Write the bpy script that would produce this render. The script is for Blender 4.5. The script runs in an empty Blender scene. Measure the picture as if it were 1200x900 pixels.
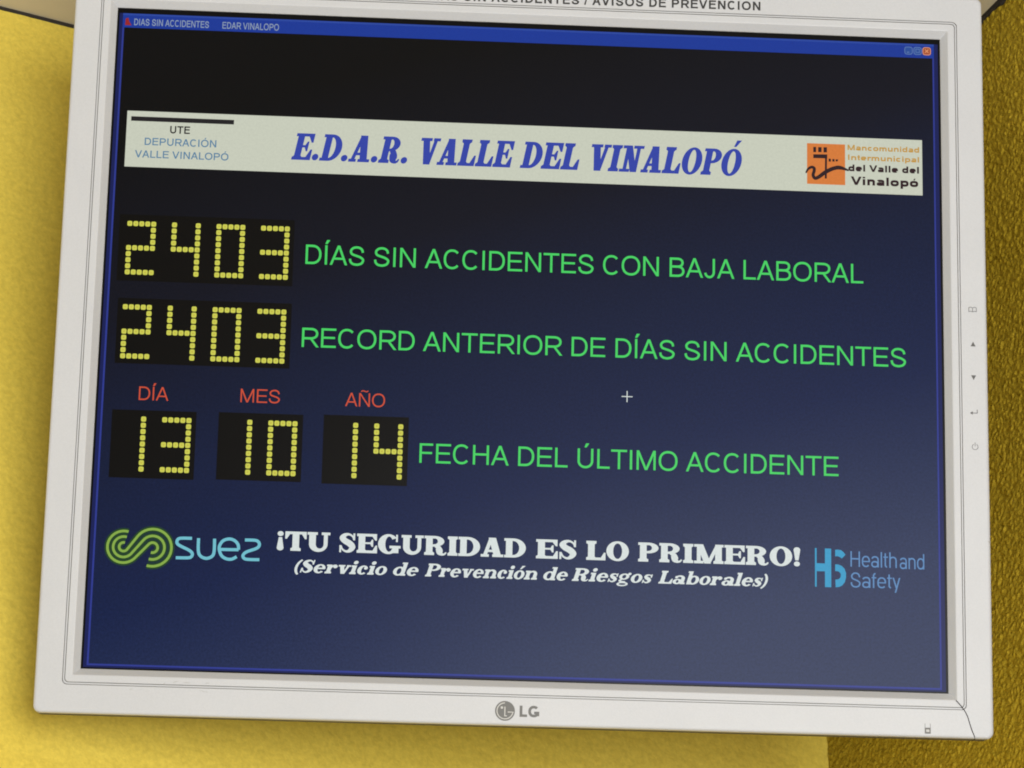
import bpy, math, random
from mathutils import Matrix, Vector

random.seed(7)
scene = bpy.context.scene
COL = scene.collection
CEIL = 2.6                      # height of the ceiling; the room corner stands on x = 0, y = 0

# ------------------------------------------------------------------ camera
cam_data = bpy.data.cameras.new('camera')
cam_data.sensor_width = 36.0
cam_data.lens = 105.0
cam_data.clip_start = 0.02
cam_data.clip_end = 60.0
cam = bpy.data.objects.new('camera', cam_data)
COL.objects.link(cam)
cam.matrix_world = Matrix.Translation((0.731606, 1.194299, CEIL - 0.891101)) @ Matrix((
    (-0.907418, 0.199278, 0.369975),
    (0.420146, 0.447771, 0.789290),
    (-0.008376, 0.871659, -0.490041))).to_4x4()
scene.camera = cam

# ------------------------------------------------------------------ world, lamps, exposure
world = bpy.data.worlds.new('World')
scene.world = world
world.use_nodes = True
bg = world.node_tree.nodes['Background']
# dim room light: a lit floor below, darker upper walls and ceiling above
wn = world.node_tree
wtc = wn.nodes.new('ShaderNodeTexCoord')
wsp = wn.nodes.new('ShaderNodeSeparateXYZ')
wrp = wn.nodes.new('ShaderNodeValToRGB')
wmr = wn.nodes.new('ShaderNodeMapRange')
wmr.inputs['From Min'].default_value = -1.0
wn.links.new(wtc.outputs['Generated'], wsp.inputs['Vector'])
wn.links.new(wsp.outputs['Z'], wmr.inputs['Value'])
wn.links.new(wmr.outputs['Result'], wrp.inputs['Fac'])
wrp.color_ramp.elements[0].position = 0.16
wrp.color_ramp.elements[0].color = (1.25, 1.23, 1.19, 1)
wrp.color_ramp.elements[1].position = 0.45
wrp.color_ramp.elements[1].color = (0.20, 0.20, 0.195, 1)
wn.links.new(wrp.outputs['Color'], bg.inputs['Color'])
bg.inputs['Strength'].default_value = 1.0

def area_lamp(name, loc, target, sx, sy, power, color):
    d = bpy.data.lights.new(name, 'AREA')
    d.shape = 'RECTANGLE'
    d.size, d.size_y = sx, sy
    d.energy = power
    d.color = color
    o = bpy.data.objects.new(name, d)
    COL.objects.link(o)
    o.location = loc
    o.rotation_euler = (Vector(target) - Vector(loc)).to_track_quat('-Z', 'Y').to_euler()
    return o

# daylight from the room's window, ahead of the screen and a little below it
area_lamp('window_light', (0.66, 3.0, 1.44), (0.25, 0.1, 2.35), 1.3, 1.3, 79.0, (1.0, 1.0, 1.0))

scene.view_settings.view_transform = 'Standard'
scene.view_settings.look = 'None'
scene.view_settings.exposure = 0.0
scene.view_settings.gamma = 1.0
scene.view_settings.use_curve_mapping = False
scene.cycles.use_denoising = True
scene.cycles.filter_width = 1.9

# ------------------------------------------------------------------ materials
def lin(c):
    f = lambda v: v / 12.92 if v <= 0.04045 else ((v + 0.055) / 1.055) ** 2.4
    return tuple(f(v / 255.0) for v in c) + (1.0,)

def new_mat(name):
    m = bpy.data.materials.new(name)
    m.use_nodes = True
    nt = m.node_tree
    return m, nt, nt.nodes['Principled BSDF']

def node(nt, kind, **kw):
    n = nt.nodes.new(kind)
    for k, v in kw.items():
        setattr(n, k, v)
    return n

def ramp(nt, stops, interp='LINEAR'):
    r = node(nt, 'ShaderNodeValToRGB')
    el = r.color_ramp.elements
    r.color_ramp.interpolation = interp
    while len(el) < len(stops):
        el.new(0.5)
    for e, (p, c) in zip(el, stops):
        e.position = p
        e.color = c if len(c) == 4 else tuple(c) + (1,)
    return r

def noise(nt, coord, scale, detail=4.0, rough=0.55):
    n = node(nt, 'ShaderNodeTexNoise')
    n.inputs['Scale'].default_value = scale
    n.inputs['Detail'].default_value = detail
    n.inputs['Roughness'].default_value = rough
    nt.links.new(coord, n.inputs['Vector'])
    return n

def math_node(nt, op, a, b):
    n = node(nt, 'ShaderNodeMath', operation=op)
    for i, v in enumerate((a, b)):
        if isinstance(v, (int, float)):
            n.inputs[i].default_value = v
        else:
            nt.links.new(v, n.inputs[i])
    return n.outputs[0]

MATTE_ROUGH, MATTE_SPEC = 0.25, 0.060       # the anti-glare face of the display

def lit(name, rgb, strength=1.0):
    """picture shown by the display: it gives off light, behind an anti-glare face"""
    m, nt, p = new_mat(name)
    p.inputs['Base Color'].default_value = (0.0015, 0.0015, 0.0018, 1)
    p.inputs['Roughness'].default_value = MATTE_ROUGH
    p.inputs['Specular IOR Level'].default_value = MATTE_SPEC
    tc = node(nt, 'ShaderNodeTexCoord')
    n = noise(nt, tc.outputs['Object'], 900.0, 2.0, 0.7)
    r = ramp(nt, [(0.25, (0.94, 0.94, 0.94)), (0.75, (1.05, 1.05, 1.05))])
    nt.links.new(n.outputs['Fac'], r.inputs['Fac'])
    mix = node(nt, 'ShaderNodeMix', data_type='RGBA', blend_type='MULTIPLY')
    mix.inputs['Factor'].default_value = 1.0
    mix.inputs['A'].default_value = lin(rgb)
    nt.links.new(r.outputs['Color'], mix.inputs['B'])
    nt.links.new(mix.outputs['Result'], p.inputs['Emission Color'])
    p.inputs['Emission Strength'].default_value = strength
    return m

def wall_mat(name, depth, grain, lo, hi):
    m, nt, p = new_mat(name)
    tc = node(nt, 'ShaderNodeTexCoord')
    co = tc.outputs['Object']
    big = noise(nt, co, 5.0, 3.0)
    r = ramp(nt, [(0.3, lo), (0.7, hi)])
    nt.links.new(big.outputs['Fac'], r.inputs['Fac'])
    fine = noise(nt, co, 420.0, 3.0)
    r2 = ramp(nt, [(0.3, (0.86, 0.86, 0.86)), (0.7, (1.06, 1.06, 1.06))])
    nt.links.new(fine.outputs['Fac'], r2.inputs['Fac'])
    mix = node(nt, 'ShaderNodeMix', data_type='RGBA', blend_type='MULTIPLY')
    mix.inputs['Factor'].default_value = 1.0
    nt.links.new(r.outputs['Color'], mix.inputs['A'])
    nt.links.new(r2.outputs['Color'], mix.inputs['B'])
    nt.links.new(mix.outputs['Result'], p.inputs['Base Color'])
    p.inputs['Roughness'].default_value = 0.78
    p.inputs['Specular IOR Level'].default_value = 0.15
    # plaster relief
    a = noise(nt, co, grain, 2.0, 0.5)
    b = noise(nt, co, grain * 3.4, 2.0, 0.6)
    v = node(nt, 'ShaderNodeTexVoronoi', feature='SMOOTH_F1')
    v.inputs['Scale'].default_value = grain
    v.inputs['Smoothness'].default_value = 0.35
    nt.links.new(co, v.inputs['Vector'])
    h = math_node(nt, 'ADD', math_node(nt, 'MULTIPLY', a.outputs['Fac'], 0.75),
                  math_node(nt, 'ADD', math_node(nt, 'MULTIPLY', b.outputs['Fac'], 0.30),
                            math_node(nt, 'MULTIPLY', v.outputs['Distance'], -0.65)))
    d = node(nt, 'ShaderNodeDisplacement')
    d.inputs['Midlevel'].default_value = 0.5
    d.inputs['Scale'].default_value = depth
    nt.links.new(h, d.inputs['Height'])
    nt.links.new(d.outputs['Displacement'], nt.nodes['Material Output'].inputs['Displacement'])
    m.displacement_method = 'BOTH'
    return m

def plastic(name, rgb, rough=0.45, spec=0.4, speck=0.04, bump=0.0):
    m, nt, p = new_mat(name)
    tc = node(nt, 'ShaderNodeTexCoord')
    n1 = noise(nt, tc.outputs['Object'], 1400.0, 2.0)
    n2 = noise(nt, tc.outputs['Object'], 22.0, 5.0)
    lo = tuple(c * (1 - speck) for c in rgb)
    hi = tuple(c * (1 + speck) for c in rgb)
    r = ramp(nt, [(0.3, lo), (0.7, hi)])
    s = math_node(nt, 'ADD', math_node(nt, 'MULTIPLY', n1.outputs['Fac'], 0.55),
                  math_node(nt, 'MULTIPLY', n2.outputs['Fac'], 0.45))
    nt.links.new(s, r.inputs['Fac'])
    nt.links.new(r.outputs['Color'], p.inputs['Base Color'])
    p.inputs['Roughness'].default_value = rough
    p.inputs['Specular IOR Level'].default_value = spec
    if bump:
        b = node(nt, 'ShaderNodeBump')
        b.inputs['Strength'].default_value = bump
        b.inputs['Distance'].default_value = 0.0002
        nt.links.new(n1.outputs['Fac'], b.inputs['Height'])
        nt.links.new(b.outputs['Normal'], p.inputs['Normal'])
    return m

M_BEZEL = plastic('silver_white_plastic', (0.440, 0.451, 0.474), 0.42, 0.38, 0.05, 0.12)
M_BACK = plastic('grey_plastic', (0.085, 0.08, 0.072), 0.65, 0.2)
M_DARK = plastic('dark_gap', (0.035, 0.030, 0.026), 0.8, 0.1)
M_GROOVE = plastic('groove_grey', (0.20, 0.195, 0.18), 0.6, 0.2)
M_PRINT = plastic('printed_grey_ink', (0.10, 0.10, 0.10), 0.6, 0.2)
M_PRINT2 = plastic('printed_black_ink', (0.022, 0.022, 0.022), 0.5, 0.3)
M_MARK = plastic('brand_grey_ink', (0.125, 0.125, 0.122), 0.5, 0.3)
M_PALE = plastic('brand_pale_ink', (0.45, 0.45, 0.44), 0.5, 0.3)
M_SCUFF = plastic('scuff_grey', (0.33, 0.32, 0.30), 0.7, 0.2)
M_LIP = M_BEZEL

# screen background: black above, navy below
m, nt, p = new_mat('display_background')
p.inputs['Base Color'].default_value = (0.0015, 0.0015, 0.0018, 1)
p.inputs['Roughness'].default_value = MATTE_ROUGH
p.inputs['Specular IOR Level'].default_value = MATTE_SPEC
tc = node(nt, 'ShaderNodeTexCoord')
sp = node(nt, 'ShaderNodeSeparateXYZ')
nt.links.new(tc.outputs['Object'], sp.inputs['Vector'])
mr = node(nt, 'ShaderNodeMapRange')
mr.inputs['From Min'].default_value = 0.151
mr.inputs['From Max'].default_value = -0.151
nt.links.new(math_node(nt, 'SUBTRACT', sp.outputs['Y'], math_node(nt, 'MULTIPLY', sp.outputs['X'], 0.34)), mr.inputs['Value'])
BGR = ramp(nt, [(0.0, (0.0030, 0.0028, 0.0028)), (0.28, (0.0052, 0.0056, 0.0120)), (0.5, (0.0062, 0.0108, 0.038)),
                (0.72, (0.0060, 0.0130, 0.058)), (1.0, (0.0210, 0.0330, 0.092))])
nt.links.new(mr.outputs['Result'], BGR.inputs['Fac'])
n1 = noise(nt, tc.outputs['Object'], 900.0, 3.0, 0.75)
rr = ramp(nt, [(0.25, (0.72, 0.72, 0.72)), (0.75, (1.28, 1.28, 1.28))])
nt.links.new(n1.outputs['Fac'], rr.inputs['Fac'])
mx = node(nt, 'ShaderNodeMix', data_type='RGBA', blend_type='MULTIPLY')
mx.inputs['Factor'].default_value = 1.0
nt.links.new(BGR.outputs['Color'], mx.inputs['A'])
nt.links.new(rr.outputs['Color'], mx.inputs['B'])
nt.links.new(mx.outputs['Result'], p.inputs['Emission Color'])
p.inputs['Emission Strength'].default_value = 1.0
M_SCREEN = m

L_BLACKEDGE = lit('display_unlit_edge', (8, 8, 9))
L_FRAME = lit('display_frame_blue', (24, 31, 84))
L_LINE = lit('display_line_blue', (46, 58, 142))
L_TITLE = lit('display_title_blue', (27, 56, 148))
L_TITLETOP = lit('display_title_highlight', (44, 72, 160))
L_WHITE = lit('display_white', (214, 222, 220))
L_PALE = lit('display_pale_letter', (140, 155, 176))
L_BANNER = lit('display_banner_cream', (199, 203, 186))
L_BLUE = lit('display_letter_blue', (52, 68, 164))
L_INK = lit('display_letter_black', (34, 32, 34))
L_TEAL = lit('display_letter_slate', (92, 130, 160))
L_ORANGE = lit('display_emblem_orange', (212, 122, 58))
L_OCHRE = lit('display_letter_ochre', (192, 148, 72))
L_BROWN = lit('display_letter_brown', (48, 30, 34))
L_GREEN = lit('display_letter_green', (72, 208, 98))
L_RED = lit('display_letter_red', (204, 80, 54))
L_PANEL = lit('display_panel_black', (10, 8, 5))
L_DOT = lit('display_dot_yellow', (204, 205, 84))
L_DOTC = lit('display_dot_core', (198, 184, 70))
L_LIME = lit('display_lime', (134, 170, 72))
L_MOSS = lit('display_moss', (34, 64, 38))
L_AQUA = lit('display_aqua', (112, 188, 204))
L_CYAN = lit('display_cyan', (52, 152, 196))
L_SKY = lit('display_sky_blue', (92, 136, 186))
L_CLOSE = lit('display_close_red', (160, 76, 50))
L_CLOSEX = lit('display_close_cross', (222, 150, 104))
L_BTN = lit('display_button_blue', (44, 78, 150))
L_BTNR = lit('display_button_rim', (92, 120, 172))
L_ICON = lit('display_icon_red', (150, 40, 40))

# ------------------------------------------------------------------ object helpers
def link(name, verts, faces, mats, parent=None, mat_idx=None, smooth=False):
    me = bpy.data.meshes.new(name)
    me.from_pydata(verts, [], faces)
    if not isinstance(mats, (list, tuple)):
        mats = [mats]
    for mm in mats:
        me.materials.append(mm)
    if mat_idx:
        me.polygons.foreach_set('material_index', mat_idx)
    if smooth:
        me.polygons.foreach_set('use_smooth', [True] * len(me.polygons))
    me.update()
    o = bpy.data.objects.new(name, me)
    COL.objects.link(o)
    if parent:
        o.parent = parent
    return o

def area(pl):
    return 0.5 * sum(pl[i][0] * pl[(i + 1) % len(pl)][1] - pl[(i + 1) % len(pl)][0] * pl[i][1] for i in range(len(pl)))

def flat(name, polys, z, mats, parent, idx=None, label=None):
    """flat shapes in millimetres on the monitor, z millimetres in front of the panel"""
    V, Fc = [], []
    for k, pl in enumerate(polys):
        if area(pl) < 0:
            pl = pl[::-1]
        zz = (z + (idx[k] * 0.03 if idx else 0.0) + (k % 60) * 0.0004) * 0.001
        b = len(V)
        V += [(x * 0.001, y * 0.001, zz) for x, y in pl]
        Fc.append(list(range(b, b + len(pl))))
    o = link(name, V, Fc, mats, parent, idx)
    if label:
        o['label'] = label
    return o

# ------------------------------------------------------------------ 2D shape kit
def rect(x0, y0, x1, y1):
    return [[(x0, y0), (x1, y0), (x1, y1), (x0, y1)]]

def par(x0, y0, x1, y1, h):
    return [[(x0 - h, y0), (x0 + h, y0), (x1 + h, y1), (x1 - h, y1)]]

def strip(a, b):
    return [[a[i], a[i + 1], b[i + 1], b[i]] for i in range(len(a) - 1)]

def ell(cx, cy, rx, ry, a0, a1, n=18, p=2.0):
    out = []
    for i in range(n + 1):
        t = math.radians(a0 + (a1 - a0) * i / n)
        c, s = math.cos(t), math.sin(t)
        out.append((cx + rx * math.copysign(abs(c) ** (2 / p), c), cy + ry * math.copysign(abs(s) ** (2 / p), s)))
    return out

def stroke(pts, w, closed=False, cap=False):
    pts = [pts[0]] + [q for i, q in enumerate(pts[1:]) if math.dist(q, pts[i]) > 1e-6]
    n = len(pts)
    ws = w if isinstance(w, (list, tuple)) else [w] * n
    L, R_ = [], []
    for i in range(n):
        if closed:
            a, b, c = pts[i - 1], pts[i], pts[(i + 1) % n]
        else:
            a, b, c = pts[max(i - 1, 0)], pts[i], pts[min(i + 1, n - 1)]
        d1 = Vector((b[0] - a[0], b[1] - a[1]))
        d2 = Vector((c[0] - b[0], c[1] - b[1]))
        if d1.length < 1e-9: d1 = d2
        if d2.length < 1e-9: d2 = d1
        d1.normalize(); d2.normalize()
        n1 = Vector((-d1.y, d1.x)); n2 = Vector((-d2.y, d2.x))
        nn = n1 + n2
        nn = n1 if nn.length < 1e-6 else nn.normalized()
        k = min(1.0 / max(nn.dot(n1), 0.4), 2.0) * ws[i] / 2
        L.append((b[0] + nn.x * k, b[1] + nn.y * k)); R_.append((b[0] - nn.x * k, b[1] - nn.y * k))
    if closed:
        L.append(L[0]); R_.append(R_[0])
    out = strip(L, R_)
    if cap and not closed:
        for q, ww in ((pts[0], ws[0]), (pts[-1], ws[-1])):
            out.append(ell(q[0], q[1], ww / 2, ww / 2, 0, 360, 14)[:-1])
    return out

def catmull(P, k=6):
    """smooth run through points (any number of components)"""
    Q = [P[0]] + list(P) + [P[-1]]
    out = []
    for i in range(1, len(Q) - 2):
        for j in range(k):
            t = j / k
            out.append(tuple(0.5 * (2 * b + (c - a) * t + (2 * a - 5 * b + 4 * c - d) * t * t + (3 * b - a - 3 * c + d) * t ** 3)
                             for a, b, c, d in zip(Q[i - 1], Q[i], Q[i + 1], Q[i + 2])))
    out.append(tuple(P[-1]))
    return out

def disc(cx, cy, r, n=20, ry=None):
    return [ell(cx, cy, r, ry or r, 0, 360, n)[:-1]]

def ring(cx, cy, RX, RY, rx, ry, a0=0, a1=360, n=26, p=2.0):
    return strip(ell(cx, cy, RX, RY, a0, a1, n, p), ell(cx, cy, rx, ry, a0, a1, n, p))

# ------------------------------------------------------------------ sans lettering (cap height 1)
ACC = {'Í': 'I', 'Ó': 'O', 'Ú': 'U', 'Ñ': 'N', 'ó': 'o'}

def sans(ch, w=0.125, wx=1.0, p=2.2, xh=0.72):
    """-> advance, shapes"""
    base = ACC.get(ch, ch)
    g = []
    S, Rn, Dg = 0.10 * wx, 0.055 * wx, 0.012 * wx
    h = w / 2
    if base == ' ':
        return 0.36 * wx, []
    if base == 'A':
        W = .90 * wx; l = r = Dg
        g += par(h * 1.05, 0, W / 2, 1, h * 1.05) + par(W - h * 1.05, 0, W / 2, 1, h * 1.05) + rect(.2 * W, .27, .8 * W, .27 + w * .92)
    elif base == 'B':
        W = .77 * wx; l, r = S, Rn
        ym = .535
        g += rect(0, 0, w, 1)
        for y0, y1, fx in ((ym, 1 - h, .94), (h, ym, 1.0)):
            cx = .52 * W; ry = (y1 - y0) / 2
            rx = fx * W - h - cx
            g += stroke([(h, y1)] + ell(cx, (y0 + y1) / 2, rx, ry, 90, -90, 14, p) + [(h, y0)], w)
    elif base == 'C':
        W = .87 * wx; l, r = Rn, Rn * .7
        g += stroke(ell(W / 2, .5, W / 2 - h, .512 - h, 43, 318, 30, p), w)
    elif base == 'D':
        W = .81 * wx; l, r = S, Rn
        cx = .42 * W
        g += rect(0, 0, w, 1) + stroke([(h, 1 - h)] + ell(cx, .5, W - h - cx, .5 - h, 90, -90, 22, max(p, 2.1)) + [(h, h)], w)
    elif base in 'EF':
        W = (.75 if base == 'E' else .68) * wx; l, r = S, .055 * wx
        g += rect(0, 0, w, 1) + rect(0, 1 - w * .95, W, 1) + rect(0, .46, W * .93, .46 + w * .92)
        if base == 'E': g += rect(0, 0, W, w * .95)
    elif base == 'G':
        W = .94 * wx; l, r = Rn, .08 * wx
        g += stroke(ell(W / 2, .5, W / 2 - h, .512 - h, 43, 322, 30, p), w) + rect(W - w, .10, W, .50) + rect(.53 * W, .50 - w * .95, W, .50)
    elif base == 'H':
        W = .81 * wx; l = r = S
        g += rect(0, 0, w, 1) + rect(W - w, 0, W, 1) + rect(0, .47, W, .47 + w * .95)
    elif base == 'I':
        W = w; l = r = .125 * wx
        g += rect(0, 0, w, 1)
    elif base == 'J':
        W = .56 * wx; l, r = .04 * wx, S
        g += stroke([(W - h, 1), (W - h, .30)] + ell(W / 2, .30, W / 2 - h, .312 - h, 0, -172, 14)[1:], w)
    elif base == 'L':
        W = .64 * wx; l, r = S, .04 * wx
        g += rect(0, 0, w, 1) + rect(0, 0, W, w * .95)
    elif base == 'M':
        W = .97 * wx; l = r = S
        g += rect(0, 0, w * .95, 1) + rect(W - w * .95, 0, W, 1) + par(W / 2, 0, w * .55, 1, h * 1.05) + par(W / 2, 0, W - w * .55, 1, h * 1.05)
    elif base == 'N':
        W = .81 * wx; l = r = S
        g += rect(0, 0, w, 1) + rect(W - w, 0, W, 1) + par(W - h * 1.05, 0, h * 1.05, 1, h * 1.1)
    elif base == 'O':
        W = .96 * wx; l = r = Rn
        g += stroke(ell(W / 2, .5, W / 2 - h, .512 - h, 0, 360, 36, p)[:-1], w, True)
    elif base in 'PR':
        W = (.78 if base == 'P' else .87) * wx; l, r = S, (Rn if base == 'P' else .0)
        X = .78 * wx if base == 'P' else .82 * wx
        y0, y1 = .455, 1 - h
        cx = .54 * X
        g += rect(0, 0, w, 1) + stroke([(h, y1)] + ell(cx, (y0 + y1) / 2, X - h - cx, (y1 - y0) / 2, 90, -90, 14, p) + [(h, y0)], w)
        if base == 'R': g += par(W - h * 1.2, 0, .53 * X, .47, h * 1.2)
    elif base == 'S':
        W = .82 * wx; l = r = .055 * wx
        P = [(.94, .70), (.88, .86), (.72, .965), (.48, 1.0), (.24, .955), (.09, .84), (.07, .72), (.16, .60), (.42, .52), (.72, .44), (.93, .33),
             (.97, .22), (.86, .07), (.64, -.0), (.46, -.01), (.22, .03), (.06, .15), (.015, .32)]
        P = [(h + x * (W - w), h + y * (1 - w)) for x, y in P]
        g += stroke(catmull(P, 4), w)
    elif base == 'T':
        W = .81 * wx; l = r = .022 * wx
        g += rect(0, 1 - w * .95, W, 1) + rect(W / 2 - h, 0, W / 2 + h, 1)
    elif base == 'U':
        W = .80 * wx; l = r = S
        g += stroke([(h, 1), (h, .36)] + ell(W / 2, .36, W / 2 - h, .372 - h, 180, 360, 18)[1:-1] + [(W - h, .36), (W - h, 1)], w)
    elif base == 'V':
        W = .90 * wx; l = r = .006 * wx
        g += par(W / 2, 0, h * 1.05, 1, h * 1.05) + par(W / 2, 0, W - h * 1.05, 1, h * 1.05)
    elif base == '/':
        W = .38 * wx; l = r = 0
        g += par(h * .8, 0, W - h * .8, 1, h * .8)
    elif base == 'i':
        W = w; l = r = .085 * wx
        g += rect(0, 0, w, xh) + rect(0, 1 - min(w, .19), w, 1)
    elif base == 'l':
        W = w; l = r = .085 * wx
        g += rect(0, 0, w, 1)
    elif base in 'oce':
        W = (.70 if base != 'c' else .64) * wx; l = r = .05 * wx
        E0 = (0, 360) if base == 'o' else ((45, 315) if base == 'c' else (0, 318))
        e = ell(W / 2, xh / 2, W / 2 - h, xh / 2 - h + .008, E0[0], E0[1], 28, p)
        g += stroke(e[:-1], w, True) if base == 'o' else stroke(e, w)
        if base == 'e': g += rect(h, xh / 2 - h * .8, W - h * .1, xh / 2 + h * .8)
    elif base in 'nhmu':
        W = (.64 if base != 'm' else .98) * wx; l = r = .085 * wx
        if base == 'u':
            g += stroke([(h, xh), (h, .26)] + ell(W / 2, .26, W / 2 - h, .268 - h, 180, 360, 14, p)[1:-1] + [(W - h, .26)], w) + rect(W - w, 0, W, xh)
        else:
            g += rect(0, 0, w, 1 if base == 'h' else xh)
            spans = [(0, W)] if base != 'm' else [(0, W / 2 + h), (W / 2 - h, W)]
            for x0, x1 in spans:
                g += stroke(ell((x0 + x1) / 2, xh - .27, (x1 - x0) / 2 - h, .278 - h, 178, 0, 14, p) + [(x1 - h, 0)], w)
    elif base in 'dbpqg':
        W = .68 * wx
        l, r = (.05 * wx, .085 * wx) if base in 'dqg' else (.085 * wx, .05 * wx)
        g += stroke(ell(W / 2, xh / 2, W / 2 - h, xh / 2 - h + .008, 0, 360, 28, p)[:-1], w, True)
        if base == 'd': g += rect(W - w, 0, W, 1)
        if base == 'b': g += rect(0, 0, w, 1)
        if base == 'p': g += rect(0, -.27, w, xh)
    elif base == 'a':
        W = .65 * wx; l, r = .05 * wx, .075 * wx
        g += rect(W - w, 0, W, xh * .66) + stroke(ell(W / 2, xh * .65, W / 2 - h, xh * .36 - h, 0, 160, 12, p), w)
        g += stroke(ell(W * .48, .28 * xh, W * .48 - h, .30 * xh - h, 0, 360, 18, p)[:-1], w, True)
    elif base == 'r':
        W = .42 * wx; l, r = .085 * wx, .01
        g += rect(0, 0, w, xh) + stroke(ell(W * .95, xh - .30, W * .95 - h, .30 - h, 175, 80, 8), w)
    elif base == 't':
        W = .38 * wx; l = r = .03 * wx
        g += rect(.26 * W, .1, .26 * W + w, .93) + rect(0, xh - w * .85, W, xh) + stroke([(.26 * W + h, .2)] + ell(W * .26 + h + .13 * wx, .19, .13 * wx, .19 - h, 180, 275, 6), w)
    elif base == 'f':
        W = .38 * wx; l = r = .02 * wx
        g += stroke([(.26 * W + h, 0), (.26 * W + h, .8)] + ell(W * .26 + h + .15 * wx, .8, .15 * wx, .2 - h, 180, 85, 6), w) + rect(0, xh - w * .85, W, xh)
    elif base == 'y':
        W = .62 * wx; l = r = .012
        g += par(W / 2, .02, h, xh, h) + par(W * .36, -.27, W - h, xh, h)
    else:
        raise KeyError(ch)
    if ch in 'ÍÓÚ':
        c = W / 2
        g.append([(c - .06, 1.06), (c + .05, 1.06), (c + .19, 1.27), (c + .02, 1.27)])
    if ch == 'ó':
        c = W / 2
        g.append([(c - .07, xh + .06), (c + .06, xh + .06), (c + .2, xh + .27), (c + .0, xh + .27)])
    if ch == 'Ñ':
        g += stroke(catmull([(.18 * W, 1.11), (.32 * W, 1.18), (.5 * W, 1.145), (.68 * W, 1.11), (.82 * W, 1.18)], 4), w * .75)
    return l + W + r, [[(x + l, y) for x, y in q] for q in g]

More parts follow.
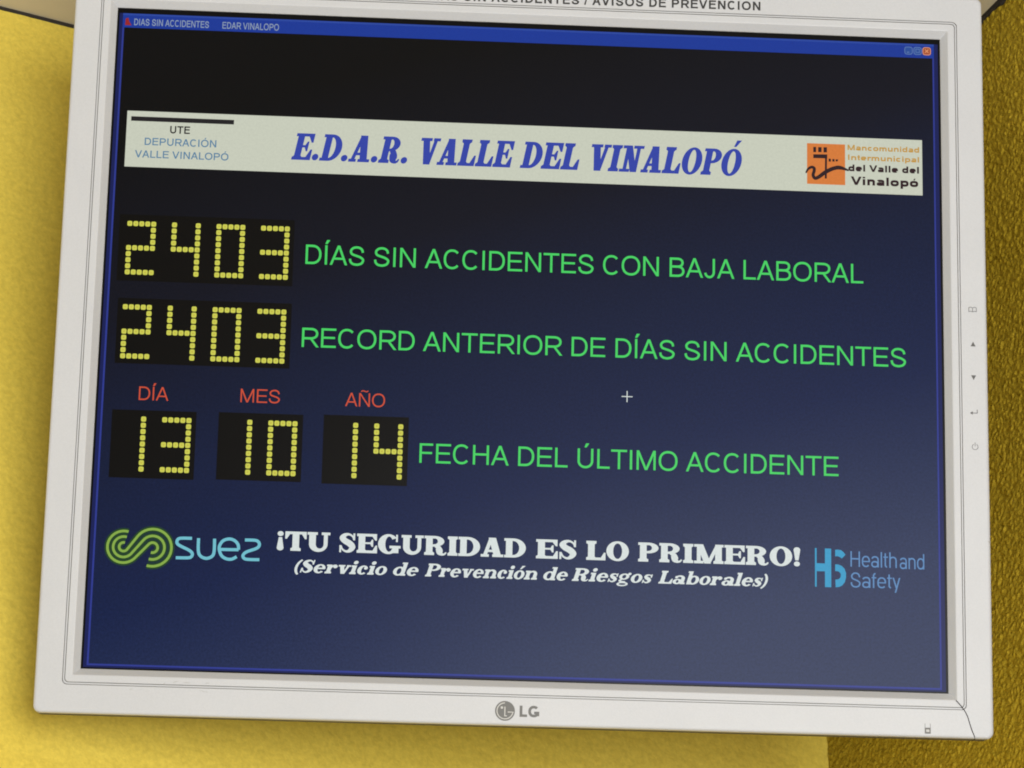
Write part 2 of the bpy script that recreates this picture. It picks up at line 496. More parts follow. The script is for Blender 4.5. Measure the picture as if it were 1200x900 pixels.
# ------------------------------------------------------------------ heavy slab lettering (cap height 1)
def slab(ch, s=0.29, t=0.135, o=0.075, xh=0.68, wx=1.0):
    base = ACC.get(ch, ch)
    th = t * 1.25
    g = []
    gap = .035
    def foot(x, sw, y=0.0, top=False):
        a = rect(x - o, 1 - t, x + sw + o, 1) if top else rect(x - o, y, x + sw + o, y + t)
        k = .05
        if top:
            a.append([(x - k, 1 - t), (x + sw + k, 1 - t), (x + sw, 1 - t - k), (x, 1 - t - k)])
        else:
            a.append([(x - k, y + t), (x, y + t + k), (x + sw, y + t + k), (x + sw + k, y + t)])
        return a
    def stem(x, sw, y1=1.0):
        return rect(x, 0, x + sw, y1)
    if base == ' ':
        return .42, []
    if base == '.':
        W = .28
        g += disc(W / 2, .125, .125)
    elif base in 'EFL':
        W = (.90 if base == 'E' else .84) * wx
        g += stem(o, s) + foot(o, s)
        if base == 'L':
            g += foot(o, s, top=True)
        g += rect(o, 0, W, t)
        g.append([(W, 0), (W, .40), (W - .07, .40), (W - .20, t), (W - .2, 0)])
        if base == 'E':
            g += rect(0, 1 - t, W - .02, 1)
            g.append([(W - .02, 1), (W - .22, 1), (W - .22, 1 - t), (W - .09, .66), (W - .02, .66)])
            g += rect(o + s, .47, W - .28, .56)
            g.append([(W - .33, .515), (W - .24, .33), (W - .18, .33), (W - .18, .70), (W - .24, .70)])
    elif base == 'I':
        W = s + 2 * o
        g += stem(o, s) + foot(o, s) + foot(o, s, top=True)
    elif base == 'T':
        W = .92 * wx
        x = W / 2 - s / 2
        g += stem(x, s) + foot(x, s) + rect(0, 1 - t, W, 1)
        g.append([(0, 1), (.2, 1), (.2, 1 - t), (.07, .62), (0, .62)])
        g.append([(W, 1), (W - .2, 1), (W - .2, 1 - t), (W - .07, .62), (W, .62)])
    elif base == 'D':
        W = .96 * wx
        cx = .42 * W
        g += stem(o, s) + rect(0, 0, cx, t) + rect(0, 1 - t, cx, 1)
        g += strip(ell(cx, .5, W - cx, .5, 90, -90, 22), ell(cx, .5, W - s * 1.02 - cx, .5 - t, 90, -90, 22))
    elif base == 'O':
        W = .98 * wx
        g += ring(W / 2, .5, W / 2, .52, W / 2 - s * 1.02, .52 - t * .85, n=34)
    elif base in 'PR':
        W = (.88 if base == 'P' else 1.0) * wx
        X = .88 * wx
        cx = .5 * X; y0 = .44
        g += stem(o, s) + foot(o, s) + rect(0, 1 - t, cx, 1) + rect(o + s, y0, cx, y0 + t * .9)
        g += strip(ell(cx, (1 + y0) / 2, X - cx, (1 - y0) / 2, 90, -90, 18), ell(cx, (1 + y0) / 2, X - s * .98 - cx, (1 - y0) / 2 - t * .95, 90, -90, 18))
        if base == 'R':
            P = [(.48 * W, .47, .12), (.60 * W, .42, .22), (.66 * W, .28, .29), (.70 * W, .13, .27), (.80 * W, .05, .13), (.90 * W, .07, .09), (W - .03, .16, .06)]
            c = catmull(P, 5)
            g += stroke([q[:2] for q in c], [q[2] for q in c])
    elif base == 'S':
        W = .76 * wx
        P = [(.86, .66, .05), (.80, .83, .08), (.58, .945, .11), (.34, .90, .19), (.215, .755, .27), (.36, .60, .29), (.62, .47, .30), (.785, .29, .27),
             (.66, .11, .19), (.44, .052, .11), (.22, .16, .08), (.13, .36, .05)]
        c = catmull([(x * W, y, ww) for x, y, ww in P], 5)
        g += stroke([q[:2] for q in c], [q[2] for q in c])
        g += rect(W - .13, .64, W - .05, 1.0) + rect(.03, 0, .11, .37)
    elif base == 'G':
        W = 1.0 * wx
        X = .92 * wx
        g += strip(ell(X / 2, .5, X / 2, .52, 38, 330, 30), ell(X / 2 + .03, .5, X / 2 - s * 1.0, .52 - t * .9, 38, 330, 30))
        g += rect(X - s * .92, .04, X - .01, .42) + rect(X - s - .12, .42 - t, W, .42) + rect(X - .13, .62, X - .05, 1.0)
    elif base == 'A':
        W = 1.0 * wx
        a = .46 * W
        g += par(.16 * W, 0, a, 1, th * .5) + par(W - .10 - s / 2, 0, a + .04, 1, s * .56)
        g += rect(.26 * W, .25, .72 * W, .25 + t * .9) + rect(0, 0, .36 * W, t) + rect(W - s - .2, 0, W, t)
    elif base == 'V':
        W = .98 * wx
        a = .52 * W
        g += par(a, 0, .08 + s / 2, 1, s * .54) + par(a + .05, 0, W - .17, 1, th * .5)
        g += rect(0, 1 - t, s + .2, 1) + rect(W - .36 * W, 1 - t, W, 1)
    elif base == 'N':
        W = 1.02 * wx
        g += rect(.13, 0, .13 + th, 1) + rect(W - .13 - th, 0, W - .13, 1) + par(W - .13 - s * .5, 0, .10 + s * .5, 1, s * .5)
        g += rect(0, 0, .26 + th, t) + rect(W - .26 - th, 1 - t, W, 1) + rect(0, 1 - t, .2, 1)
    elif base == 'M':
        W = 1.28 * wx
        g += rect(.12, 0, .12 + th, 1) + rect(W - o - s, 0, W - o, 1)
        g += par(W * .46, 0, .10 + s * .5, 1, s * .5) + par(W * .46 + .03, 0, W - o - s * .6, 1, th * .5)
        g += rect(0, 0, .24 + th, t) + foot(W - o - s, s) + rect(W - o - s, 1 - t, W, 1) + rect(0, 1 - t, .2, 1)
    elif base == 'U':
        W = .98 * wx
        x0, x1 = o, W - o - .03
        a = [(x0, 1)] + ell((x0 + x1) / 2, .38, (x1 - x0) / 2, .40, 180, 360, 20) + [(x1, 1)]
        i0, i1 = x0 + s, x1 - th
        b = [(i0, 1)] + ell((i0 + i1) / 2, .38, (i1 - i0) / 2, .40 - t * 1.3, 180, 360, 20) + [(i1, 1)]
        g += strip(a, b) + rect(0, 1 - t, s + 2 * o, 1) + rect(x1 - th - o - .02, 1 - t, W, 1)
    elif base in '!¡':
        W = .34
        c = W / 2
        q = [(c - .07, .31), (c + .07, .31)] + ell(c, .86, .145, .14, 0, 180, 12)
        d = ell(c, .125, .13, .13, 0, 360, 20)[:-1]
        if base == '¡':
            q = [(x, 1 - y) for x, y in q]; d = [(x, 1 - y) for x, y in d]
        g += [q, d]
    elif base in '()':
        W = .34
        a = ell(.46, .42, .46, .66, 115, 245, 18)
        b = ell(.52, .42, .36, .60, 112, 248, 18)
        b[0] = a[0]; b[-1] = a[-1]
        if base == ')':
            a = [(W - x - .06, y) for x, y in a]; b = [(W - x - .06, y) for x, y in b]
        g += strip(a, b)
    elif base in 'oce':
        W = .70 if base != 'c' else .64
        si = s * .88
        e0, e1 = {'o': (0, 360), 'c': (40, 318), 'e': (0, 322)}[base]
        g += strip(ell(W / 2, xh / 2, W / 2, xh / 2 + .015, e0, e1, 26), ell(W / 2 + (.02 if base != 'o' else 0), xh / 2, W / 2 - si * .95, xh / 2 - t * .75, e0, e1, 26))
        if base == 'c': g += disc(W - .16, xh - .19, .115)
        if base == 'e': g += rect(.2, xh * .46, W - .02, xh * .46 + t * .9)
    elif base in 'nmhu':
        W = .88; si = s * .92
        g += stem(o, si, xh) + foot(o, si) + rect(0, xh - t, o + si, xh)
        x1 = W - o
        g += rect(x1 - si, 0, x1, xh * .6) + foot(x1 - si, si)
        g += strip(ell((o + x1) / 2 + .06, xh * .58, (x1 - o) / 2 - .06, xh * .44, 150, 0, 14), ell((o + si + x1 - si) / 2 + .02, xh * .58, max((x1 - o) / 2 - si, .05), xh * .44 - t, 150, 0, 14))
    elif base == 'r':
        W = .68; si = s * .92
        g += stem(o, si, xh) + foot(o, si) + rect(0, xh - t, o + si, xh) + disc(W - .14, xh - .14, .13)
        g += stroke(ell(W - .16, xh * .55, .24, xh * .38, 170, 80, 8), t)
    elif base == 'v':
        W = .76
        g += par(W * .52, 0, .08 + s * .42, xh, s * .46) + par(W * .56, 0, W - .14, xh, th * .45) + rect(0, xh - t, s + .14, xh) + rect(W - .26, xh - t, W, xh)
    elif base in 'il':
        si = s * .92
        W = si + 2 * o
        H = xh if base == 'i' else 1.02
        g += stem(o, si, H) + foot(o, si) + rect(0, H - t, o + si, H)
        if base == 'i': g += disc(W / 2, xh + .22, .14)
    elif base in 'db':
        W = .82; si = s * .88
        if base == 'd':
            g += rect(W - o - si, 0, W - o, 1.02) + rect(W - o - si - .09, 1.02 - t, W - o, 1.02) + rect(W - o - si, 0, W, t)
            c = .36
        else:
            g += rect(o, 0, o + si, 1.02) + rect(0, 1.02 - t, o + si, 1.02)
            c = W - .36
        g += ring(c, xh / 2, .36, xh / 2 + .01, .36 - si * .95, xh / 2 - t * .8)
    elif base == 'a':
        W = .80; si = s * .88
        x1 = W - o
        g += rect(x1 - si, 0, x1, xh * .72) + rect(x1 - si, 0, W, t)
        g += strip(ell(x1 - .33, xh * .64, .33, xh * .37, 0, 150, 14), ell(x1 - .33 - .02, xh * .64, .33 - si * .8, xh * .37 - t, 0, 150, 14))
        g += ring(.29, xh * .29, .29, xh * .31, .08, xh * .31 - t * .8) + disc(.18, xh * .78, .10)
    elif base == 's':
        W = .58
        P = [(.86, .66, .05), (.78, .86, .08), (.55, .93, .12), (.32, .86, .20), (.26, .72, .24), (.40, .58, .27), (.62, .46, .28), (.76, .29, .25),
             (.64, .11, .17), (.42, .06, .12), (.20, .18, .08), (.12, .36, .05)]
        c = catmull([(x * W, y * xh, ww * .8) for x, y, ww in P], 5)
        g += stroke([q[:2] for q in c], [q[2] for q in c])
        g += rect(W - .12, xh * .62, W - .04, xh) + rect(.02, 0, .09, xh * .38)
    elif base == 'g':
        W = .74
        g += ring(.33, xh * .66, .31, xh * .36, .31 - s * .72, xh * .36 - t * .8)
        g += stroke(catmull([(.22, xh * .34), (.12, xh * .20), (.22, xh * .08), (.48, xh * .05)], 4), t)
        g += ring(.35, -.13, .35, .17, .22, .07) + disc(W - .12, xh * .98, .10)
    else:
        raise KeyError(ch)
    if ch == 'Ó':
        g.append([(W * .46, 1.09), (W * .58, 1.09), (W * .80, 1.34), (W * .56, 1.34)])
    if ch == 'ó':
        g.append([(W * .40, xh + .09), (W * .54, xh + .09), (W * .86, xh + .36), (W * .55, xh + .36)])
    return W + gap, g

def text_shapes(txt, font, x0, x1, base, cap, shear=0.0, track=0.0, **kw):
    """shapes of a line of lettering, its ink stretched between x0 and x1"""
    out, pen = [], 0.0
    for ch in txt:
        adv, sh = font(ch, **kw)
        out += [[(x + pen, y) for x, y in q] for q in sh]
        pen += adv + track
    out = [[(x + shear * y, y) for x, y in q] for q in out]
    lo = min(x for q in out for x, y in q)
    hi = max(x for q in out for x, y in q)
    k = (x1 - x0) / (hi - lo) if x1 is not None else cap
    return [[(x0 + (x - lo) * k, base + y * cap) for x, y in q] for q in out]

# ------------------------------------------------------------------ the room corner
def lines(breaks):
    out = [breaks[0][0]]
    for a, b, st in breaks:
        n = max(1, round((b - a) / st))
        out += [a + (b - a) * (i + 1) / n for i in range(n)]
    return out

def sheet(name, us, vs, fn, mat):
    V = [fn(u, v) for v in vs for u in us]
    n = len(us)
    Fc = [(j * n + i, j * n + i + 1, (j + 1) * n + i + 1, (j + 1) * n + i) for j in range(len(vs) - 1) for i in range(n - 1)]
    return link(name, V, Fc, mat, smooth=True)

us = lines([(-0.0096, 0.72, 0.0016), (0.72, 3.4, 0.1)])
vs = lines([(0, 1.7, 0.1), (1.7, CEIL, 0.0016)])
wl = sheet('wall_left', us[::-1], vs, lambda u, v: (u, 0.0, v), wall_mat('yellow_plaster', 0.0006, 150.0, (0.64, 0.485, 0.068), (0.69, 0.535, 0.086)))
wr = sheet('wall_right', us, vs, lambda u, v: (0.0, u, v), wall_mat('rough_yellow_plaster_shaded', 0.0021, 430.0, (0.355, 0.242, 0.012), (0.435, 0.305, 0.022)))  # yellow darkened so the colour holds part of this wall's shade
mc, ntc, pc = new_mat('ceiling_board')
tcc = node(ntc, 'ShaderNodeTexCoord')
nc = noise(ntc, tcc.outputs['Object'], 14.0, 5.0)
rc = ramp(ntc, [(0.3, (0.46, 0.39, 0.25)), (0.7, (0.52, 0.45, 0.30))])
ntc.links.new(nc.outputs['Fac'], rc.inputs['Fac'])
ntc.links.new(rc.outputs['Color'], pc.inputs['Base Color'])
pc.inputs['Roughness'].default_value = 0.8
g0, g1 = -0.06, 3.4
ce = link('ceiling', [(g0, g0, CEIL + .0016), (g1, g0, CEIL + .0016), (g1, g1, CEIL + .0016), (g0, g1, CEIL + .0016),
                      (g0, g0, CEIL + .03), (g1, g0, CEIL + .03), (g1, g1, CEIL + .03), (g0, g1, CEIL + .03)],
          [(0, 3, 2, 1), (4, 5, 6, 7), (0, 1, 5, 4), (1, 2, 6, 5), (2, 3, 7, 6), (3, 0, 4, 7)], mc)
# dark solid strip painting in the shade of the joint under the ceiling
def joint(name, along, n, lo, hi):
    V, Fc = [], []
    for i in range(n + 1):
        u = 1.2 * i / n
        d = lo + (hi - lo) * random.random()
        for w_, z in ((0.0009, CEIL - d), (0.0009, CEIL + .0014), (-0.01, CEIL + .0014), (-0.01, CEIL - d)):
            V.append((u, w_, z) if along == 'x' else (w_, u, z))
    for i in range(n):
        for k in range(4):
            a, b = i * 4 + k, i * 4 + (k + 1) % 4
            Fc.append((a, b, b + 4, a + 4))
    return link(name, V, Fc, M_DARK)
j1 = joint('ceiling_joint_shade', 'x', 240, -0.0007, 0.0001)
j2 = joint('ceiling_joint_shade', 'y', 240, -0.0004, 0.0022)
for o, lab in ((j1, 'thin dark strip painted as the shaded joint between the ceiling and the smooth wall at left'), (j2, 'ragged dark strip painted as the shaded joint between the ceiling and the rough wall at right')):
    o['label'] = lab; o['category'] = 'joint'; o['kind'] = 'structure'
for o, lab, cat in ((wl, 'yellow plastered wall behind the left edge of the monitor', 'wall'),
                    (wr, 'rough grainy yellow plaster wall at the right of the monitor, part of its shade painted in', 'wall'),
                    (ce, 'plain beige ceiling above the two yellow walls', 'ceiling')):
    o['label'] = lab; o['category'] = cat; o['kind'] = 'structure'

# ------------------------------------------------------------------ the monitor
mon = bpy.data.objects.new('lcd_monitor', None)
COL.objects.link(mon)
mon.empty_display_size = 0.05
mon.matrix_world = Matrix.Translation((0.238755, 0.156363, CEIL - 0.224677)) @ Matrix((
    (-0.929185, 0.085077, 0.359690),
    (0.369285, 0.254763, 0.893714),
    (-0.015601, 0.963254, -0.268140))).to_4x4()
mon['label'] = 'silver white framed flat monitor showing a days without accidents board'
mon['category'] = 'monitor'

SX, SY = 188.0, 151.0            # half size of the visible panel, millimetres
EX = 19.0                        # frame width; outline half size = SX + EX
FZ = 3.8                         # front of the frame

def loop(e, z, r, k=7, dy=0.0):
    """rounded rectangle e outside the panel opening"""
    hx, hy = SX + e, SY + e * (19.6 / 19.0) + dy
    r = max(r, 0.02)
    P = []
    for cx, cy, a in ((hx - r, hy - r, 0), (-hx + r, hy - r, 90), (-hx + r, -hy + r, 180), (hx - r, -hy + r, 270)):
        for i in range(k + 1):
            t = math.radians(a + 90 * i / k)
            P.append((cx + r * math.cos(t), cy + r * math.sin(t), z))
    return P

def lathe_loops(name, loops, mats, parent, idx_of=None, close_last=False, smooth=False):
    V, Fc, mi = [], [], []
    n = len(loops[0])
    for lp in loops:
        V += [(x * .001, y * .001, z * .001) for x, y, z in lp]
    for j in range(len(loops) - 1):
        for i in range(n):
            i2 = (i + 1) % n
            Fc.append((j * n + i, (j + 1) * n + i, (j + 1) * n + i2, j * n + i2))
            mi.append(idx_of(j) if idx_of else 0)
    if close_last:
        Fc.append([(len(loops) - 1) * n + i for i in range(n)])
        mi.append(0)
    return link(name, V, Fc, mats, parent, mi, smooth)

prof = [(0.0, -1.2, .1), (0.0, 0.45, .1), (0.12, 0.62, .1), (2.75, 3.35, .15), (3.0, 3.55, .3), (3.3, 3.62, .5), (6.0, 3.66, 1.6),
        (6.04, 2.9, 1.7), (6.28, 2.9, 1.8), (6.32, 3.6, 1.8), (6.95, 3.6, 2.2), (6.99, 2.9, 2.2), (7.21, 2.9, 2.3), (7.25, FZ, 2.3),
        (17.6, FZ, 2.4), (18.2, 3.7, 2.7), (18.65, 3.4, 2.9), (18.92, 2.9, 3.0), (19.0, 2.2, 3.1), (19.0, 0.9, 3.1), (18.5, 0.7, 3.1)]
dark = {7, 8, 11}
bez = lathe_loops('bezel', [loop(*q) for q in prof], [M_BEZEL, M_GROOVE], mon, lambda j: 1 if j in dark else 0)

# rear shell: side wall, then a tapered back
back = [(18.8, 0.9, 3.0), (18.8, -6.0, 3.0), (17.2, -6.2, 3.0), (13.0, -8.0, 3.2), (6.0, -16.0, 3.6), (-4.0, -19.0, 6.0), (-22.0, -34.0, 12.0), (-34.0, -40.0, 14.0)]
lathe_loops('back_cover', [loop(*q) for q in back], M_BACK, mon, close_last=True)

# panel
NX, NY = 24, 20
V, Fc = [], []
for j in range(NY + 1):
    for i in range(NX + 1):
        V.append(((-SX - .6 + (2 * SX + 1.2) * i / NX) * .001, (-SY - .6 + (2 * SY + 1.2) * j / NY) * .001, 0.0))
for j in range(NY):
    for i in range(NX):
        a = j * (NX + 1) + i
        Fc.append((a, a + 1, a + NX + 2, a + NX + 1))
scr = link('screen', V, Fc, M_SCREEN, mon)

Z1, Z2, Z3, Z4 = 0.03, 0.11, 0.20, 0.30

# unlit edge of the panel and the window frame
XL, YB, YT = 187.0, -150.2, 148.6
edge = strip([(-189, -152), (189, -152), (189, 152), (-189, 152), (-189, -152)],
             [(-XL, YB), (XL, YB), (XL, YT), (-XL, YT), (-XL, YB)])
flat('screen_edge', edge, Z1, L_BLACKEDGE, scr)
fr = strip([(-XL, YT), (-XL, YB), (XL, YB), (XL, YT)], [(-185.5, YT), (-185.5, -149.4), (185.2, -149.4), (185.2, YT)])
ln = strip([(-185.5, 141.7), (-185.5, -149.4), (185.2, -149.4), (185.2, 141.7)], [(-184.7, 141.7), (-184.7, -148.6), (184.5, -148.6), (184.5, 141.7)])
flat('window_border', fr + ln, Z1, [L_FRAME, L_LINE], scr, [0] * len(fr) + [1] * len(ln))
tb = rect(-185.5, 141.7, 185.2, 147.6)
th_ = rect(-185.5, 147.6, 185.2, 148.5)
flat('title_bar', tb + th_, Z2, [L_TITLE, L_TITLETOP], scr, [0, 1])
bold = dict(w=.15)
tt = text_shapes('DIAS SIN ACCIDENTES', sans, -180.3, -146.5, 142.9, 3.2, **bold) + text_shapes('EDAR VINALOPO', sans, -140.4, -114.8, 142.9, 3.2, **bold)
flat('title_lettering', tt, Z3, L_PALE, scr)
flat('window_icon', [[(-184.4, 142.8), (-182.2, 142.8), (-183.0, 146.4), (-184.2, 146.0)], [(-182.6, 142.8), (-181.4, 142.8), (-182.6, 144.6)]], Z3, L_ICON, scr)

def button(x, kind):
    r_ = stroke(ell(x, 145.05, 1.75, 1.75, 0, 360, 24, 4.0)[:-1], .35, True)
    f_ = [ell(x, 145.05, 1.7, 1.7, 0, 360, 24, 4.0)[:-1]]
    if kind == 'close':
        s_ = stroke([(x - .8, 144.3), (x + .8, 145.9)], .42) + stroke([(x - .8, 145.9), (x + .8, 144.3)], .42)
        mats = [L_CLOSE, L_CLOSEX, L_CLOSEX]
    else:
        s_ = rect(x - .8, 144.0, x + .3, 144.5) if kind == 'minimise' else stroke([(x - .8, 144.3), (x + .8, 144.3), (x + .8, 145.9), (x - .8, 145.9)], .3, True)
        mats = [L_BTN, L_BTNR, L_BTNR]
    flat('window_button', f_ + r_ + s_, Z3, mats, scr, [0] + [1] * len(r_) + [2] * len(s_),
         {'close': 'red close button', 'minimise': 'blue minimise button', 'restore': 'blue restore button'}[kind])
button(173.5, 'minimise'); button(177.7, 'restore'); button(181.9, 'close')

# banner
flat('banner', rect(-181.15, 75.75, 179.25, 102.1), Z1 + .02, L_BANNER, scr)
flat('banner_rule', rect(-179.3, 97.35, -133.15, 99.5), Z2, L_INK, scr)
flat('banner_caption', text_shapes('UTE', sans, -161.6, -152.7, 92.05, 3.55, w=.185), Z2, L_INK, scr)
flat('banner_caption', text_shapes('DEPURACIÓN', sans, -172.7, -140.6, 86.15, 3.45, w=.162), Z2, L_TEAL, scr)
flat('banner_caption', text_shapes('VALLE VINALOPÓ', sans, -176.8, -134.9, 80.2, 3.4, w=.162), Z2, L_TEAL, scr)
tk = dict(s=.25, t=.115, o=.075, wx=.80)
big = []
for wd, a, b in (('E.D.A.R.', -106.9, -54.7), ('VALLE', -48.6, -6.2), ('DEL', -3.9, 23.1), ('VINALOPÓ', 28.5, 96.9)):
    big += text_shapes(wd, slab, a, b, 81.8, 12.6, .21, **tk)
flat('banner_heading', big, Z2, L_BLUE, scr)

# emblem of the banner
em = [[(126.55, 79.3), (143.95, 79.3), (143.95, 98.65), (126.55, 98.65)]]
dk = [[(129.41, 96.94), (130.71, 96.99), (130.71, 94.49), (129.41, 94.44)], [(131.65, 96.92), (133.21, 96.98), (133.20, 94.59), (131.64, 94.53)],
      [(134.10, 96.96), (135.66, 97.02), (135.65, 94.57), (134.09, 94.51)], [(129.41, 93.45), (135.80, 93.60), (135.79, 91.70), (129.40, 91.62)],
      [(134.76, 91.82), (135.69, 91.86), (135.55, 82.11), (134.62, 82.07)], [(136.42, 91.62), (137.46, 91.60), (137.45, 90.19), (136.41, 90.21)],
      [(138.08, 91.52), (139.12, 91.51), (139.12, 90.26), (138.08, 90.33)], [(139.64, 91.47), (140.84, 91.35), (140.47, 90.42), (139.64, 90.39)]]
rv = catmull([(126.0, 84.4, .5), (127.05, 86.3, .9), (128.61, 87.3, 1.1), (129.75, 86.8, 1.2), (129.75, 85.4, 1.2), (129.3, 83.5, 1.2), (130.16, 82.1, 1.3),
              (131.97, 82.8, 1.4), (134.84, 85.06, 1.5), (138.48, 86.98, 1.5), (141.60, 87.5, 1.5), (145.6, 86.3, .6)], 5)
dk += stroke([q[:2] for q in rv], [q[2] * 1.2 for q in rv])
flat('emblem', em + dk, Z2, [L_ORANGE, L_BROWN], scr, [0] + [1] * len(dk))
wide = dict(w=.25, wx=1.35, p=2.9)
flat('emblem_lettering', text_shapes('Mancomunidad', sans, 145.1, 177.9, 96.05, 2.6, **wide) + text_shapes('Intermunicipal', sans, 145.3, 177.8, 91.35, 2.6, **wide),
     Z2, L_OCHRE, scr, None, 'ochre lettering of two lines')
wide['w'] = .285
flat('emblem_lettering', text_shapes('del Valle del', sans, 145.4, 177.7, 86.05, 3.2, **wide) + text_shapes('Vinalopó', sans, 146.5, 177.3, 79.6, 4.0, **wide),
     Z2, L_BROWN, scr, None, 'dark brown lettering of two lines')

# digit panels
PAT = {'2': 'T R0 M L1 B', '4': 'L0 M R0 R1', '0': 'T B L0 L1 R0 R1', '3': 'T M B R0 R1', '1': 'R0 R1'}
def cells(d):
    s_ = set()
    for k in PAT[d].split():
        if k == 'T': s_ |= {(c, 0) for c in range(5)}
        if k == 'M': s_ |= {(c, 4) for c in range(5)}
        if k == 'B': s_ |= {(c, 8) for c in range(5)}
        if k[0] in 'LR' and len(k) == 2:
            c = 0 if k[0] == 'L' else 4
            s_ |= {(c, r) for r in (range(0, 5) if k[1] == '0' else range(4, 9))}
    return sorted(s_)

def digits(box, txt, x0, pitch, y0, y1, label):
    pl, mi = [ [(box[0], box[1]), (box[2], box[1]), (box[2], box[3]), (box[0], box[3])] ], [0]
    cores = []
    for k, d in enumerate(txt):
        for c, r in cells(d):
            x, y = x0 + pitch * k + 2.64 * c, y0 + (y1 - y0) * r / 8
            pl.append(ell(x, y, 1.12, 1.17, 0, 360, 16, 3.6)[:-1]); mi.append(1)
            cores.append(ell(x, y, .42, .42, 0, 360, 10)[:-1])
    n = len(pl)
    V, Fc = [], []
    for k, q in enumerate(pl + cores):
        z = Z1 + .02 if k == 0 else (Z2 if k < n else Z3)
        b = len(V)
        V += [(x * .001, y * .001, z * .001) for x, y in (q if area(q) > 0 else q[::-1])]
        Fc.append(list(range(b, b + len(q))))
    o = link('digit_display', V, Fc, [L_PANEL, L_DOT, L_DOTC], scr, mi + [2] * len(cores))
    o['label'] = label
digits((-181.9, 22.7, -104.0, 53.4), '2403', -177.3, 19.83, 49.2, 26.75, 'upper yellow dot number 2403')
digits((-180.7, -15.1, -103.8, 14.7), '2403', -177.3, 19.83, 10.7, -11.75, 'lower yellow dot number 2403')
digits((-180.6, -66.6, -143.6, -36.1), '13', -177.2, 19.8, -40.1, -62.5, 'yellow dot number 13')
digits((-133.9, -66.1, -96.8, -35.8), '10', -130.7, 19.8, -40.0, -62.4, 'yellow dot number 10')
digits((-87.8, -66.4, -50.3, -35.4), '14', -84.2, 19.85, -39.8, -62.4, 'yellow dot number 14')

# captions
flat('caption', text_shapes('DÍAS SIN ACCIDENTES CON BAJA LABORAL', sans, -98.6, 151.9, 33.3, 9.0, w=.118), Z2, L_GREEN, scr, None, 'green line DÍAS SIN ACCIDENTES CON BAJA LABORAL')
flat('caption', text_shapes('RECORD ANTERIOR DE DÍAS SIN ACCIDENTES', sans, -98.8, 170.9, -4.95, 8.85, w=.118), Z2, L_GREEN, scr, None, 'green line RECORD ANTERIOR DE DÍAS SIN ACCIDENTES')
flat('caption', text_shapes('FECHA DEL ÚLTIMO ACCIDENTE', sans, -45.2, 140.3, -55.7, 8.8, w=.118), Z2, L_GREEN, scr, None, 'green line FECHA DEL ÚLTIMO ACCIDENTE')
flat('date_caption', text_shapes('DÍA', sans, -169.3, -156.3, -31.5, 6.1, w=.105), Z2, L_RED, scr, None, 'red word DÍA')
flat('date_caption', text_shapes('MES', sans, -124.7, -107.4, -31.0, 6.1, w=.105), Z2, L_RED, scr, None, 'red word MES')
flat('date_caption', text_shapes('AÑO', sans, -78.6, -61.1, -31.2, 6.1, w=.105), Z2, L_RED, scr, None, 'red word AÑO')
flat('crosshair_cursor', rect(43.6, -22.85, 48.5, -22.45) + rect(45.85, -25.2, 46.25, -20.1), Z2, L_WHITE, scr)

# double spiral mark
A0, B0 = (-172.4, -97.25), (-159.9, -97.25)
sw, back_ = [], []
u = .0618
D = B0[0] - A0[0]
for a, b in ((113 * u, 36 * u), (73 * u, 84 * u), (31 * u, 133 * u)):
    al = math.degrees(math.asin(min(1, (a + b) / D)))
    tl = -90 + (90 - math.degrees(math.acos(min(1, (a + b) / D))))
    # anticlockwise round the left centre, straight across, clockwise round the right one
    P = ell(A0[0], A0[1], a, a, 75, 360 + tl + 0, 34)
    P += ell(B0[0], B0[1], b, b, 180 + tl, -105, 34)
    sw += stroke(P, 1.12)
    back_ += stroke(P, 2.7)
flat('spiral_mark', back_ + sw, Z2, [L_MOSS, L_LIME], scr, [0] * len(back_) + [1] * len(sw))
sz = []
for P, k in (([(-143.0, -92.6), (-147.93, -92.7), (-149.3, -93.6), (-149.25, -95.1), (-147.45, -96.3), (-143.98, -97.9), (-142.56, -99.3), (-142.93, -100.7), (-144.44, -101.25), (-149.6, -101.35)], 4),
             ([(-140.15, -92.45), (-140.0, -98.0), (-138.94, -100.3), (-136.4, -101.25), (-133.9, -100.2), (-133.15, -97.9), (-133.2, -92.45)], 5),
             ([(-130.6, -97.1), (-122.6, -97.0)], 1),
             ([(-122.6, -97.0), (-122.9, -94.8), (-124.5, -93.0), (-126.9, -92.35), (-129.4, -93.2), (-130.85, -95.3), (-130.9, -97.5), (-129.7, -100.0), (-127.5, -101.2), (-125.3, -101.2), (-123.3, -100.1)], 5),
             ([(-120.0, -92.6), (-115.53, -92.6), (-113.94, -93.5), (-113.75, -95.0), (-115.06, -96.25), (-119.01, -97.8), (-120.45, -99.1), (-120.4, -100.3), (-118.87, -101.1), (-113.4, -101.1)], 4)):
    sz += stroke(catmull(P, k) if k > 1 else P, 1.35)
flat('mark_lettering', sz, Z2, L_AQUA, scr)

# slogan
sl = []
for wd, a, b in (('¡TU', -106.1, -83.0), ('SEGURIDAD', -78.9, 2.5), ('ES', 7.0, 24.7), ('LO', 29.0, 47.7), ('PRIMERO!', 51.8, 123.2)):
    sl += text_shapes(wd, slab, a, b, -96.7, 8.5)
flat('slogan', sl, Z2, L_WHITE, scr)
sv = []
for wd, a, b in (('(Servicio', -98.0, -57.8), ('de', -55.2, -44.1), ('Prevención', -41.3, 7.7), ('de', 10.4, 21.1), ('Riesgos', 22.8, 58.4), ('Laborales)', 60.7, 109.0)):
    sv += text_shapes(wd, slab, a, b, -106.2, 5.7, .26, s=.265, t=.125)
flat('slogan_subtitle', sv, Z2, L_WHITE, scr)

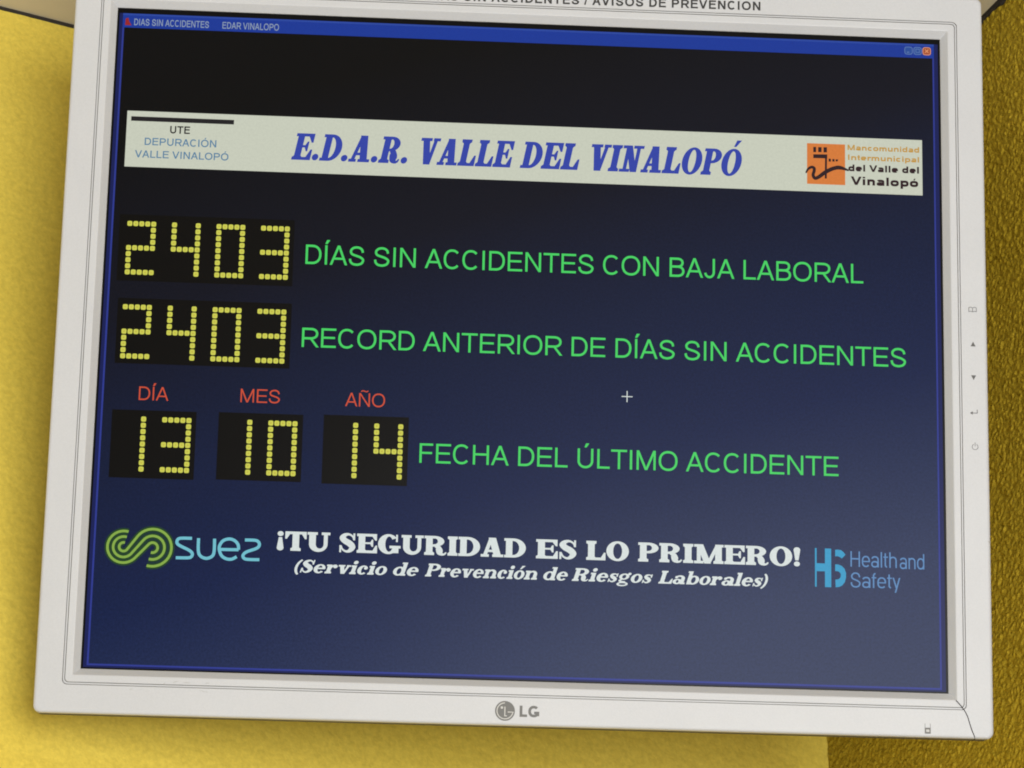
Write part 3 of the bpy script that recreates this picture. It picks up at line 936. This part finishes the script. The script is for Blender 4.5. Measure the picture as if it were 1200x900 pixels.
# health and safety mark
hs = [[(129.70, -88.3), (130.45, -88.3), (130.45, -105.5), (129.70, -105.5)], [(134.1, -88.35), (136.88, -88.35), (136.88, -105.55), (134.1, -105.55)],
      [(130.45, -95.03), (134.11, -95.06), (134.09, -98.56), (130.45, -98.57)]]
oA = [(138.66, -88.8), (139.9, -88.7), (141.3, -88.9), (142.4, -89.8), (143.2, -90.9)]
iA = [(138.64, -91.73), (139.5, -91.6), (140.2, -91.75), (140.9, -92.1), (141.6, -92.6)]
oB = [(138.63, -95.28), (140.1, -95.35), (141.6, -95.95), (142.8, -97.2), (143.4, -99.0), (143.4, -101.1), (142.8, -103.2), (141.7, -104.6), (140.4, -105.3), (138.8, -105.5)]
iB = [(138.62, -98.3), (139.5, -98.3), (140.2, -98.5), (140.8, -99.0), (141.05, -99.6), (141.05, -100.6), (140.8, -101.2), (140.3, -101.75), (139.6, -102.0), (138.7, -102.1)]
hs += strip(oA, iA) + strip(oB, iB)
flat('health_mark', hs, Z2, L_CYAN, scr)
lt = dict(w=.095, wx=.8, p=2.4)
flat('health_lettering', text_shapes('Health', sans, 145.4, 165.9, -96.1, 6.9, **lt) + text_shapes('and', sans, 167.2, 178.1, -96.4, 6.9, **lt)
     + text_shapes('Safety', sans, 145.4, 167.4, -105.3, 6.7, **lt), Z2, L_SKY, scr)

# ------------------------------------------------------------------ prints on the frame
PZ = FZ + 0.03
flat('printed_lettering', [[(x, y + (x - 104.7) * .0066) for x, y in q] for q in text_shapes('DIAS SIN ACCIDENTES / AVISOS DE PREVENCION', sans, -48.0, 104.7, 160.35, 4.25, w=.20, track=.05)], PZ, M_PRINT2, mon)
lg = disc(-5.2, -164.45, 4.3, 40)
rg = stroke(ell(-5.2, -164.45, 3.45, 3.45, 92, 352, 36) + [(-1.75, -164.9), (-4.0, -164.9)], .42)
rg += stroke([(-5.25, -162.6), (-5.25, -166.6), (-4.3, -166.6)], .42) + disc(-6.55, -163.05, .55)
flat('brand_emblem', lg + rg, PZ, [M_MARK, M_PALE], mon, [0] * len(lg) + [1] * len(rg))
flat('brand_lettering', text_shapes('LG', sans, 1.1, 9.6, -166.85, 4.9, w=.24), PZ, M_MARK, mon)

IX = 200.5
bk = stroke([(IX - 1.7, 20.9), (IX - 1.7, 22.7), (IX - .9, 23.0), (IX, 22.6), (IX + .9, 23.0), (IX + 1.7, 22.7), (IX + 1.7, 20.9), (IX + .9, 21.1), (IX, 20.8), (IX - .9, 21.1)], .27, True) + stroke([(IX, 22.6), (IX, 20.8)], .27)
flat('button_icon', bk, PZ, M_PRINT, mon, None, 'open book menu icon')
flat('button_icon', [[(IX - 1.15, 4.8), (IX + 1.15, 4.8), (IX, 7.0)]], PZ, M_PRINT, mon, None, 'upward triangle icon')
flat('button_icon', [[(IX - 1.15, -8.5), (IX, -10.7), (IX + 1.15, -8.5)]], PZ, M_PRINT, mon, None, 'downward triangle icon')
flat('button_icon', stroke([(IX - .9, -25.8), (IX + 1.4, -25.8), (IX + 1.4, -24.2)], .32) + [[(IX - 1.9, -25.8), (IX - .6, -26.6), (IX - .6, -25.0)]], PZ, M_PRINT, mon, None, 'return arrow icon')
flat('button_icon', stroke(ell(IX + .2, -41.2, 1.3, 1.3, 118, 422, 26), .25) + stroke([(IX + .2, -39.2), (IX + .2, -41.0)], .25), PZ, M_PRINT, mon, None, 'power icon')
pi_ = stroke([(176.9, -164.7), (176.9, -166.6)], .22) + stroke([(179.2, -164.7), (179.2, -166.6)], .22) + rect(176.75, -169.1, 179.35, -166.5)
flat('light_window', pi_, PZ, M_MARK, mon)
flat('light_lens', rect(177.35, -168.4, 178.75, -167.3), PZ + .12, M_PALE, mon)

# seam of the lower right corner, following the frame from the panel to its lower edge
seam = [(188.0, -151.6, .75), (190.5, -154.2, 3.5), (191.5, -155.2, 3.72), (193.8, -158.0, FZ + .03), (195.3, -160.6, FZ + .03), (196.2, -163.4, FZ + .03),
        (197.1, -166.4, FZ + .03), (198.3, -169.4, FZ + .0), (198.7, -170.3, 3.2), (198.75, -170.65, 2.2), (198.8, -170.66, -2.5)]
c = catmull(seam, 4)
a_, b_ = [], []
for i, q in enumerate(c):
    d = Vector(c[min(i + 1, len(c) - 1)][:2]) - Vector(c[max(i - 1, 0)][:2])
    d = d.normalized() if d.length > 1e-6 else Vector((0, -1))
    nx, ny = -d.y * .2, d.x * .2
    a_.append((q[0] + nx, q[1] + ny, q[2] + .05)); b_.append((q[0] - nx, q[1] - ny, q[2] + .05))
V = [(x * .001, y * .001, z * .001) for x, y, z in a_ + b_]
n = len(c)
link('bezel_seam', V, [(i, n + i, n + i + 1, i + 1) for i in range(n - 1)], M_DARK, mon)

sc_ = []
for x, y, l_, r_ in ((-166.5, -159.9, 1.6, 10), (-148.0, -156.6, 2.6, 25), (-143.5, -156.2, 3.2, -4), (-136.5, -159.4, 2.8, -14), (-134.3, -156.3, 2.0, 4), (-152.0, -157.2, 1.2, 40), (-133.8, -159.8, .9, -30)):
    t = math.radians(r_)
    sc_ += stroke([(x, y), (x + l_ * .5 * math.cos(t), y + l_ * .5 * math.sin(t) + .08), (x + l_ * math.cos(t), y + l_ * math.sin(t))], [.05, .2, .05])
flat('edge_chip', [[(205.9, -83.4), (206.5, -83.6), (206.4, -84.3), (206.0, -84.2)]], FZ + .02, M_SCUFF, mon)
flat('scuff', sc_, FZ + .02, M_SCUFF, mon)
